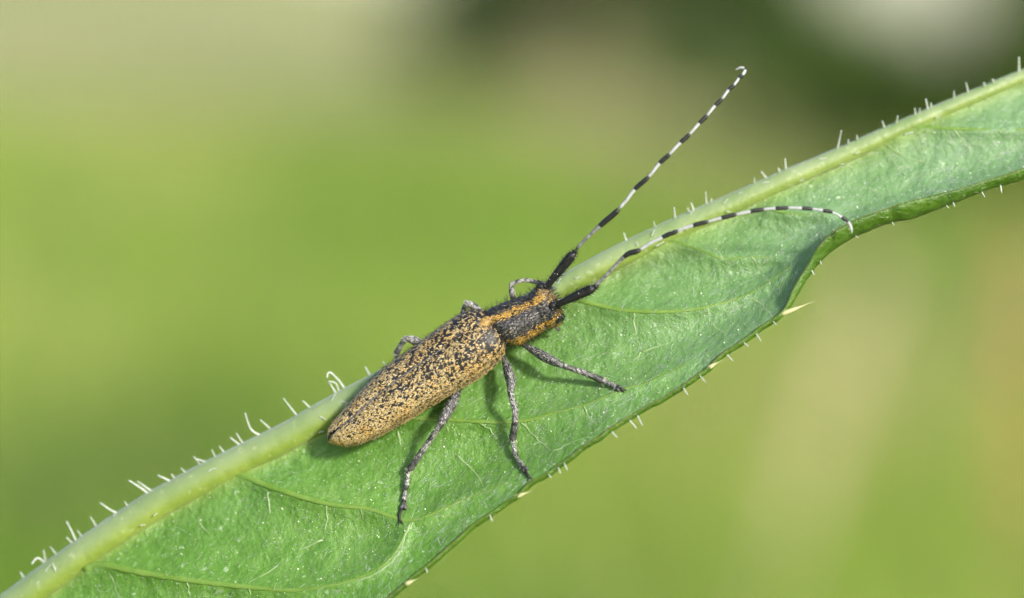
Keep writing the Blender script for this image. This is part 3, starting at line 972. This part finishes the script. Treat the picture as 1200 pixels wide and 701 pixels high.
# --- wing cases
NE, NF = 150, 26
for side in (-1, 1):
    se = np.concatenate([54 + (np.linspace(0, 1, 40) ** 1.6) * 40, np.linspace(94, 291, NE - 39)[1:]])
    we = wel(se)
    inn = 0.012 + 0.24 * we * sstep(76, 54, se) + 0.025 * sstep(150, 80, se)
    inn = inn + 0.30 * sstep(280, 291, se)
    tip = 1.0
    f = np.linspace(0, 1, NF)
    A0 = R_(104) * f
    outl = np.sin(np.minimum(A0, math.pi / 2)) ** 0.88
    lat = inn[:, None] + (we - inn)[:, None] * outl
    under = np.maximum(A0 - math.pi / 2, 0)
    lat = lat - 0.25 * we[:, None] * (1 - np.cos(under))[None]
    prof = np.where(A0 < math.pi / 2, np.cos(A0), -np.sin(under))
    hh = 0.80 * we[:, None] * prof[None] * (1 - 0.10 * sstep(272, 291, se))[:, None]
    hh = hh - 0.05 * np.exp(-(f / 0.05) ** 2)[None] * we[:, None] + 0.02     # slight groove at the suture
    sg = np.repeat(se[:, None], NF, 1)
    EV = body(sg, side * lat, hh)
    i, j = np.meshgrid(np.arange(len(se) - 1), np.arange(NF - 1), indexing='ij')
    ef = np.stack([i * NF + j, i * NF + j + 1, (i + 1) * NF + j + 1, (i + 1) * NF + j], -1).reshape(-1, 4)
    v0 = EV[60, 4]
    if np.cross(EV[60, 5] - v0, EV[61, 4] - v0) @ B_N < 0: ef = ef[:, ::-1]
    EVf = EV.reshape(-1, 3)
    el = mesh_obj('elytron', W(EVf), ef, M['chitin'], beetle)
    so = el.modifiers.new('thickness', 'SOLIDIFY'); so.thickness = 0.00009; so.offset = -1.0
    P_, N_ = scatter(EVf, [ef], 19000)
    s_, l_, h_ = body_coords(P_)
    wl_ = wel(s_)
    clump = nz(P_, 1.6, 3.0) * 0.14 + nz(P_, 5.4, 8.0) * 0.75 + nz(P_, 9.5, 5.0) * 0.6
    # sparser towards the shoulders, dense and even towards the tips and along the outer edge
    thr = np.interp(s_, [54, 110, 180, 240, 270, 291], [-0.34, -0.12, 0.02, 0.10, 0.14, 0.16])
    thr = thr - 0.35 * sstep(0.75, 1.0, np.abs(l_) / np.maximum(wl_, 0.05))
    thr = thr + 0.22 * np.exp(-((s_ - 276) / 9) ** 2) * sstep(0.2, 0.5, np.abs(l_) / np.maximum(wl_, .05))
    k = (clump + RNG.normal(size=len(s_)) * 0.13) > thr
    k &= ~((np.abs(l_) < 0.07) & (s_ < 190))
    tint = np.tile(TAN, (len(s_), 1)) * RNG.uniform(0.55, 1.2, (len(s_), 1))
    pal = RNG.random(len(s_)) < 0.18
    tint[pal] = PALE * RNG.uniform(0.7, 1.15, (pal.sum(), 1))
    ora = nz(P_, 1.1, 20.0) > 0.25
    tint[ora] *= np.array([1.02, 0.93, 0.78])
    pile('pubescence', el, P_[k], N_[k], tint[k], RNG.uniform(0.12, 0.22, k.sum()), RNG.uniform(0.030, 0.052, k.sum()), RNG.uniform(0.08, 0.35, k.sum()), np.tile(-B_A, (k.sum(), 1)), 0.38)
    # pale rim along the suture, fringe of dark hairs round the edge
    ee = EV[:112, 0]
    V, F = tube(ee[4:] + B_N * 0.015, 0.020, 5)
    mesh_obj('suture_rim', W(V), F, M['joint_grey'], el)
    q = np.concatenate([EV[20:, -6], EV[60:, -9]]); q = np.repeat(q, 2, axis=0) + RNG.normal(size=(2 * len(q), 3)) * 0.02
    outn = norm(side * B_R * 1.0 - 0.4 * B_N + RNG.normal(size=q.shape) * 0.25)
    pile('fringe', el, q, outn, np.tile([0.05, 0.04, 0.025], (len(q), 1)), RNG.uniform(0.2, 0.5, len(q)), 0.020, RNG.uniform(0.5, 1.2, len(q)), np.tile(-B_A, (len(q), 1)), 0.5, 0.2)

# scutellum: small golden shield between the wing-case bases
sc_c = body(np.array(285.0), np.array(0.0), np.array(1.25))
V, F = ellipsoid(sc_c, np.stack([norm(B_A), B_R, B_N]), (0.40, 0.27, 0.11), 16, 8)
scu = mesh_obj('scutellum', W(V), F, M['chitin'], beetle)
P_, N_ = scatter(V, F, 900); k = (N_ @ B_N) > -0.2
P_, N_ = P_[k], N_[k]
pile('pubescence', scu, P_, N_, ORANGE * np.array([1.0, 1.08, 1.5]) * RNG.uniform(0.45, 1.15, (len(P_), 1)), RNG.uniform(0.12, 0.24, len(P_)), 0.034, RNG.uniform(0.1, 0.6, len(P_)), np.tile(-B_A, (len(P_), 1)), 0.6)

# eyes: kidney-shaped, wrapped round the antenna sockets
for side in (-1, 1):
    pa = []
    for (ds, la, hh_, ra, rb) in ((352, 1.10, 0.35, 0.26, 0.20), (356, 1.22, -0.25, 0.34, 0.36), (361, 1.08, -0.55, 0.32, 0.40)):
        c0 = body(np.array(float(ds)), np.array(side * la * 0.93), np.array(float(hh_)))
        ax = np.stack([norm(B_A), norm(B_N), norm(B_R)])
        pa.append(ellipsoid(c0, ax, (ra, rb, 0.22), 16, 10))
    V, F = join(pa)
    mesh_obj('eye', W(V), F, M['eye'], beetle)
# jaws and palps at the lower front of the head
for side in (-1, 1):
    a0 = body(np.array(358.0), np.array(side * 0.45), np.array(-1.75)); a1 = body(np.array(357.0), np.array(side * 0.15), np.array(-2.1))
    V, F = tube(np.linspace(a0, a1, 8), 0.24 * np.array([1, 1.05, 1, .95, .85, .7, .5, .2]), 10)
    mesh_obj('mandible', W(V), F, M['eye'], beetle)
    a0 = body(np.array(351.0), np.array(side * 0.7), np.array(-1.7)); a1 = body(np.array(352.0), np.array(side * 0.75), np.array(-2.05))
    V, F = tube(np.linspace(a0, a1, 8), 0.10 * np.array([1, 1, .8, 1, 1, .8, 1, .5]), 8)
    mesh_obj('palp', W(V), F, M['leg'], beetle)

# --- antennae
ANT_L = dict(side=-1, base=(637, 340), scape=(673, 296),
             seg=[((676, 291.5), (702, 265.7), (725, 245.5)), ((726, 244), (744, 221.8), (760, 207.5)), ((760, 207.5), (772.5, 191.8), (784.5, 181)),
                  ((784.5, 181), (797, 167.5), (808, 157.5)), ((808, 157.5), (819, 145), (828.5, 135.5)), ((828.5, 135.5), (837.7, 124), (846, 116)),
                  ((846, 116), (853.7, 105.5), (860, 100)), ((860, 100), (866, 91.5), (870, 88)), ((870, 88), (873, 81.5), (872.6, 80.5))],
             last=[(870, 88), (873, 83), (871.5, 80), (867, 79.6), (862, 82)], zend=1.6)
ANT_R = dict(side=1, base=(650, 358.5), scape=(697, 337),
             seg=[((696.5, 335), (732, 300.5), (750, 293)), ((750, 293), (775.5, 278.6), (794, 271)), ((794, 271), (811.5, 264.5), (829.5, 260)),
                  ((829.5, 260), (845.4, 255.5), (862.5, 251.6)), ((862.5, 251.6), (879, 248), (894.6, 245.6)), ((894.6, 245.6), (909, 244.4), (923.4, 243.8)),
                  ((923.4, 243.8), (939, 244), (951.6, 245)), ((951.6, 245), (964.5, 246.8), (975, 249)), ((975, 249), (986, 254.5), (993.6, 260)),],
             last=[(993.6, 260), (997, 266), (998.4, 273.5)], zend=2.2)


def antenna(A):
    side = A['side']
    b3 = body(np.array(360.5), np.array(side * 0.78), np.array(0.72))
    # socket knob + scape + small pedicel: the antenna's base
    z0 = b3[2]
    z1 = z0 + 0.9
    sc0 = cs(*A['base'], z0 + 0.15); sc1 = cs(*A['scape'], z1)
    pts = np.linspace(sc0, sc1, 22)
    t = np.linspace(0, 1, 22)
    rr = np.interp(t, [0, .06, .2, .5, .75, .92, .97, 1], [0.10, .17, .20, .275, .30, .28, .22, .12])
    sc = tube(pts, rr, 14)
    kn = ellipsoid(b3, np.stack([norm(B_A), B_R, B_N]), (0.30, 0.30, 0.30), 14, 8)
    d = norm(sc1 - sc0)
    pe = ellipsoid(sc1 + d * 0.08, np.stack([norm(np.cross(d, [0, 0, 1])), norm(np.cross(d, np.cross(d, [0, 0, 1]))), d]), (0.14, 0.14, 0.18), 10, 6)
    V, F = join([kn, sc, pe])
    ant = mesh_obj('antenna', W(V), F, M['velvet'], beetle)
    P_, N_ = scatter(V, F, 420)
    pile('bristles', ant, P_, N_, np.tile([0.012, 0.012, 0.013], (len(P_), 1)), RNG.uniform(0.2, 0.5, len(P_)), 0.024, RNG.uniform(0.5, 1.2, len(P_)), np.tile(d, (len(P_), 1)), 0.4, 0.2)
    P_, N_ = scatter(V, F, 16)
    V2, F2 = join([ellipsoid(a, np.eye(3), (0.03, 0.03, 0.03), 6, 4) for a in P_])
    mesh_obj('scale_dots', W(V2), F2, M['joint_white'], ant, kind='stuff')
    allp = [s[0] for s in A['seg']] + [A['seg'][-1][2]] + list(A['last'][1:])
    L = np.concatenate([[0], np.cumsum(np.hypot(*np.diff(np.array(allp), axis=0).T))])
    ns = len(A['seg'])
    def zat(k): return z1 + (A['zend'] - z1) * L[k] / L[-1] + 0.9 * math.sin(math.pi * L[k] / L[-1])
    for k, (a, m_, b) in enumerate(A['seg']):
        za, zb = zat(k), zat(k + 1)
        nxt = A['seg'][k + 1][2] if k + 1 < ns else A['last'][1]
        prv = A['seg'][k - 1][0] if k else A['base']
        q = resample(np.array([prv, a, m_, b, nxt], float), 400)
        # keep only the stretch from a to b
        ia = np.argmin(np.hypot(*(q - a).T)); ib = np.argmin(np.hypot(*(q - b).T)); im = np.argmin(np.hypot(*(q - m_).T))
        fr = (im - ia) / max(ib - ia, 1)
        q = resample(q[ia:ib + 1], 24, False)
        c = cs(q[:, 0], q[:, 1], np.linspace(za, zb, 24))
        taper = 1 - 0.035 * k
        thin, thick = 0.098 * taper, (0.175 if k == 0 else 0.150) * taper
        t = np.linspace(0, 1, 24)
        rr = np.interp(t, [0, .04, max(fr - .12, .1), fr + .10, .93, 1], [thin * .8, thin, thin * 1.04, thick, thick, thick * 0.72])
        V, F = tube(c, rr, 12)
        # two looks along one joint: pale base, black tip
        cut = int(round(fr * 23))
        mi = np.concatenate([np.repeat((np.arange(23) >= cut).astype(int), 12), np.zeros(12, int), np.ones(12, int)])
        sg = mesh_obj('antenna_segment', W(V), F, [M['joint_grey'] if k == 0 else M['joint_white'], M['velvet']], ant, mat_idx=mi)
    q = resample(np.array(A['last'], float), 24)
    c = cs(q[:, 0], q[:, 1], np.linspace(zat(ns), A['zend'], 24))
    V, F = tube(c, np.interp(np.linspace(0, 1, 24), [0, .1, .7, 1], [.085, .105, .075, .03]), 10)
    mesh_obj('antenna_segment', W(V), F, M['joint_white'], ant)
    # sparse fine hairs on the underside of the first joints
    a0 = np.array(A['seg'][0][0]); a1 = np.array(A['seg'][2][2])
    tt_ = RNG.random(60)
    qq = resample(np.array([s[0] for s in A['seg'][:4]]), 100)[(tt_ * 99).astype(int)]
    pz = z1 + 0.3 * tt_
    P_ = cs(qq[:, 0], qq[:, 1], pz)
    nn = norm(RNG.normal(size=(60, 3)) * np.array([1, 1, .3]))
    pile('bristles', ant, P_, nn, np.tile([0.02, 0.02, 0.02], (60, 1)), RNG.uniform(0.25, 0.5, 60), 0.018, 1.1, np.tile(d, (60, 1)), 0.3, 0.2)


antenna(ANT_L)
antenna(ANT_R)

# --- legs
def zl(p): return float(zleaf(np.array([p[0]], float), np.array([p[1]], float))[0])


def leg(coxa, mid, knee, tib, tend, tars, claw, zs, fr, tr, side=1):
    """pixel joints; zs = heights (coxa z absolute, then over the leaf for mid, knee, tib, tend)"""
    n_ = 26
    t = np.linspace(0, 1, n_)
    pc = [cs(*coxa, zs[0]), cs(*mid, zs[1]), cs(*knee, zs[2])]
    pts = resample(np.array(pc), n_)
    rf = fr * np.interp(t, [0, .08, .25, .55, .8, .93, 1], [.45, .5, .75, 1.0, .85, .62, .5])
    V, F = tube(pts, rf, 14)
    lg = mesh_obj('leg', W(V), F, M['leg'], beetle)

    def fur(V, F, parent, pts, n, dark=0.25, bright=1.0, kbias=None):
        P_, N_ = scatter(V, F, n)
        d = norm(pts[-1] - pts[0])
        tt_ = np.clip((P_ - pts[0]) @ d / np.linalg.norm(pts[-1] - pts[0]), 0, 1)
        c = nz(P_, 4.0, 31.0) + RNG.normal(size=len(P_)) * 0.15
        k = c > (-0.18 + dark * 0.5) if kbias is None else (c > kbias(tt_))
        base = np.array([0.50, 0.49, 0.46]) * bright
        tc = base * RNG.uniform(0.35, 1.15, (k.sum(), 1))
        pile('pubescence', parent, P_[k], N_[k], tc, RNG.uniform(0.10, 0.2, k.sum()), RNG.uniform(0.022, 0.036, k.sum()), RNG.uniform(0.05, 0.3, k.sum()), np.tile(d, (k.sum(), 1)), 0.25)
    fur(V, F, lg, pts, 1500)
    pc = [pts[-1], cs(*tib, zs[3]), cs(*tend, zs[4])]
    pts = resample(np.array(pc), n_)
    V, F = tube(pts, tr * np.interp(t, [0, .06, .2, .6, .95, 1], [.8, .85, .8, 1.0, 1.15, .8]), 12)
    ti = mesh_obj('tibia', W(V), F, M['leg'], lg)
    # spurs at the tibia's end
    # joints of the foot
    prev = pts[-1]
    last = len(tars) - 1
    for k, q in enumerate(tars):
        c1 = cs(*q, zl(q) + zs[5 + min(k, 2)])
        pp = np.linspace(prev, c1, 14)
        tk = np.linspace(0, 1, 14)
        if k < last:
            V, F = tube(pp, 0.155 * np.interp(tk, [0, .1, .6, .9, 1], [.6, .72, .95, 1.1, .8]), 10)
        else:      # bilobed third joint
            d = norm(c1 - prev); sd = norm(np.cross(d, [0, 0, 1]))
            V, F = join([tube(np.linspace(prev, c1 + sd * o_ * 0.15, 12), 0.12 * np.interp(np.linspace(0, 1, 12), [0, .2, .75, 1], [.6, .8, 1.1, .6]), 8) for o_ in (-1, 1)])
        to = mesh_obj('tarsus_segment', W(V), F, M['leg'], lg)
        if k < last:
            fur(V, F, lg, pp, 420, bright=1.25, kbias=lambda x: np.where(x < 0.7, -0.45, 0.25))
        prev = c1 if k < last else prev + (c1 - prev) * 0.55
    q = np.array(claw, float)
    c2 = cs(q[:, 0], q[:, 1], np.array([zl(a) for a in q]) + np.array([0.22, 0.12, 0.05])[:len(q)])
    pp = resample(np.vstack([prev[None], c2]), 14)
    V, F = tube(pp, np.linspace(0.07, 0.10, 14), 8)
    d = norm(pp[-1] - pp[-3]); sd = norm(np.cross(d, [0, 0, 1])); dn = np.array([.17, -.33, -.93])
    mesh_obj('claw_joint', W(V), F, M['chitin'], lg)
    for o_ in (-1, 1):
        cl = resample(np.array([pp[-1], pp[-1] + d * 0.12 + sd * o_ * 0.12, pp[-1] + d * 0.26 + sd * o_ * 0.14 + dn * 0.06]), 9)
        V, F = tube(cl, np.linspace(0.055, 0.012, 9), 6)
        mesh_obj('claw', W(V), F, M['chitin'], lg)
    fur(*tube(pts, tr * 1.0, 12), ti, pts, 1100)
    for o_ in (-1, 1):
        d = norm(pts[-1] - pts[-4]); sd = norm(np.cross(d, [0, 0, 1]))
        V, F = tube(np.linspace(pts[-2] + sd * o_ * tr * 0.9, pts[-2] + d * 0.22 + sd * o_ * tr * 1.6, 5), np.linspace(0.035, 0.008, 5), 6)
        mesh_obj('spur', W(V), F, M['spine'], lg)


def zo(p, h): return zl(p) + h


leg((540, 452), (526, 480), (512, 504), (499, 523), (479, 552), [(475.5, 574), (473.5, 588), (472.5, 597)], [(470, 598), (468, 604), (469, 611)],
    [-1.6, zo((526, 480), 1.7), zo((512, 504), 1.75), zo((499, 523), 1.25), zo((479, 552), 0.5), 0.28, 0.22, 0.16], 0.345, 0.19)
leg((590, 418), (598.5, 446), (598, 461), (604, 484), (600.5, 517), [(605, 536), (612.5, 547), (617, 552)], [(616, 552), (618, 556), (620, 560)],
    [-1.3, zo((598, 446), 1.75), zo((598, 461), 1.95), zo((604, 484), 1.45), zo((600, 517), 0.5), 0.28, 0.22, 0.16], 0.33, 0.20)
leg((612, 403), (637, 417.5), (660, 429), (686, 437.5), (708, 447), [(717, 451), (722, 453.5), (727, 456)], [(727, 455), (729, 456.5), (730.5, 457.5)],
    [-1.1, zo((637, 417), 1.6), zo((660, 429), 1.75), zo((686, 437), 1.15), zo((708, 447), 0.45), 0.28, 0.22, 0.16], 0.32, 0.185)
# far side legs, gripping the midrib
leg((506, 415), (487, 400), (475, 397), (470, 404), (464.5, 414), [(465, 420), (466, 424), (468, 427)], [(469, 428), (470, 429), (471, 430)],
    [-1.6, -1.5, -1.4, -1.9, -2.3, 0.75, 0.72, 0.7], 0.30, 0.17, -1)
leg((568, 372), (556, 360), (547, 355), (543, 364), (541, 376), [(542, 382), (544, 386), (546, 389)], [(547, 390), (548, 391), (549, 392)],
    [-1.5, -1.3, -1.2, -1.7, -2.2, 0.75, 0.72, 0.7], 0.26, 0.16, -1)
leg((603, 358), (600.5, 346), (599, 333), (613, 328.5), (634, 332), [(640, 335), (644, 338), (648, 341)], [(650, 342), (651, 343), (652, 344)],
    [-1.4, -1.2, -1.1, -1.2, -1.75, 0.75, 0.72, 0.7], 0.19, 0.125, -1)
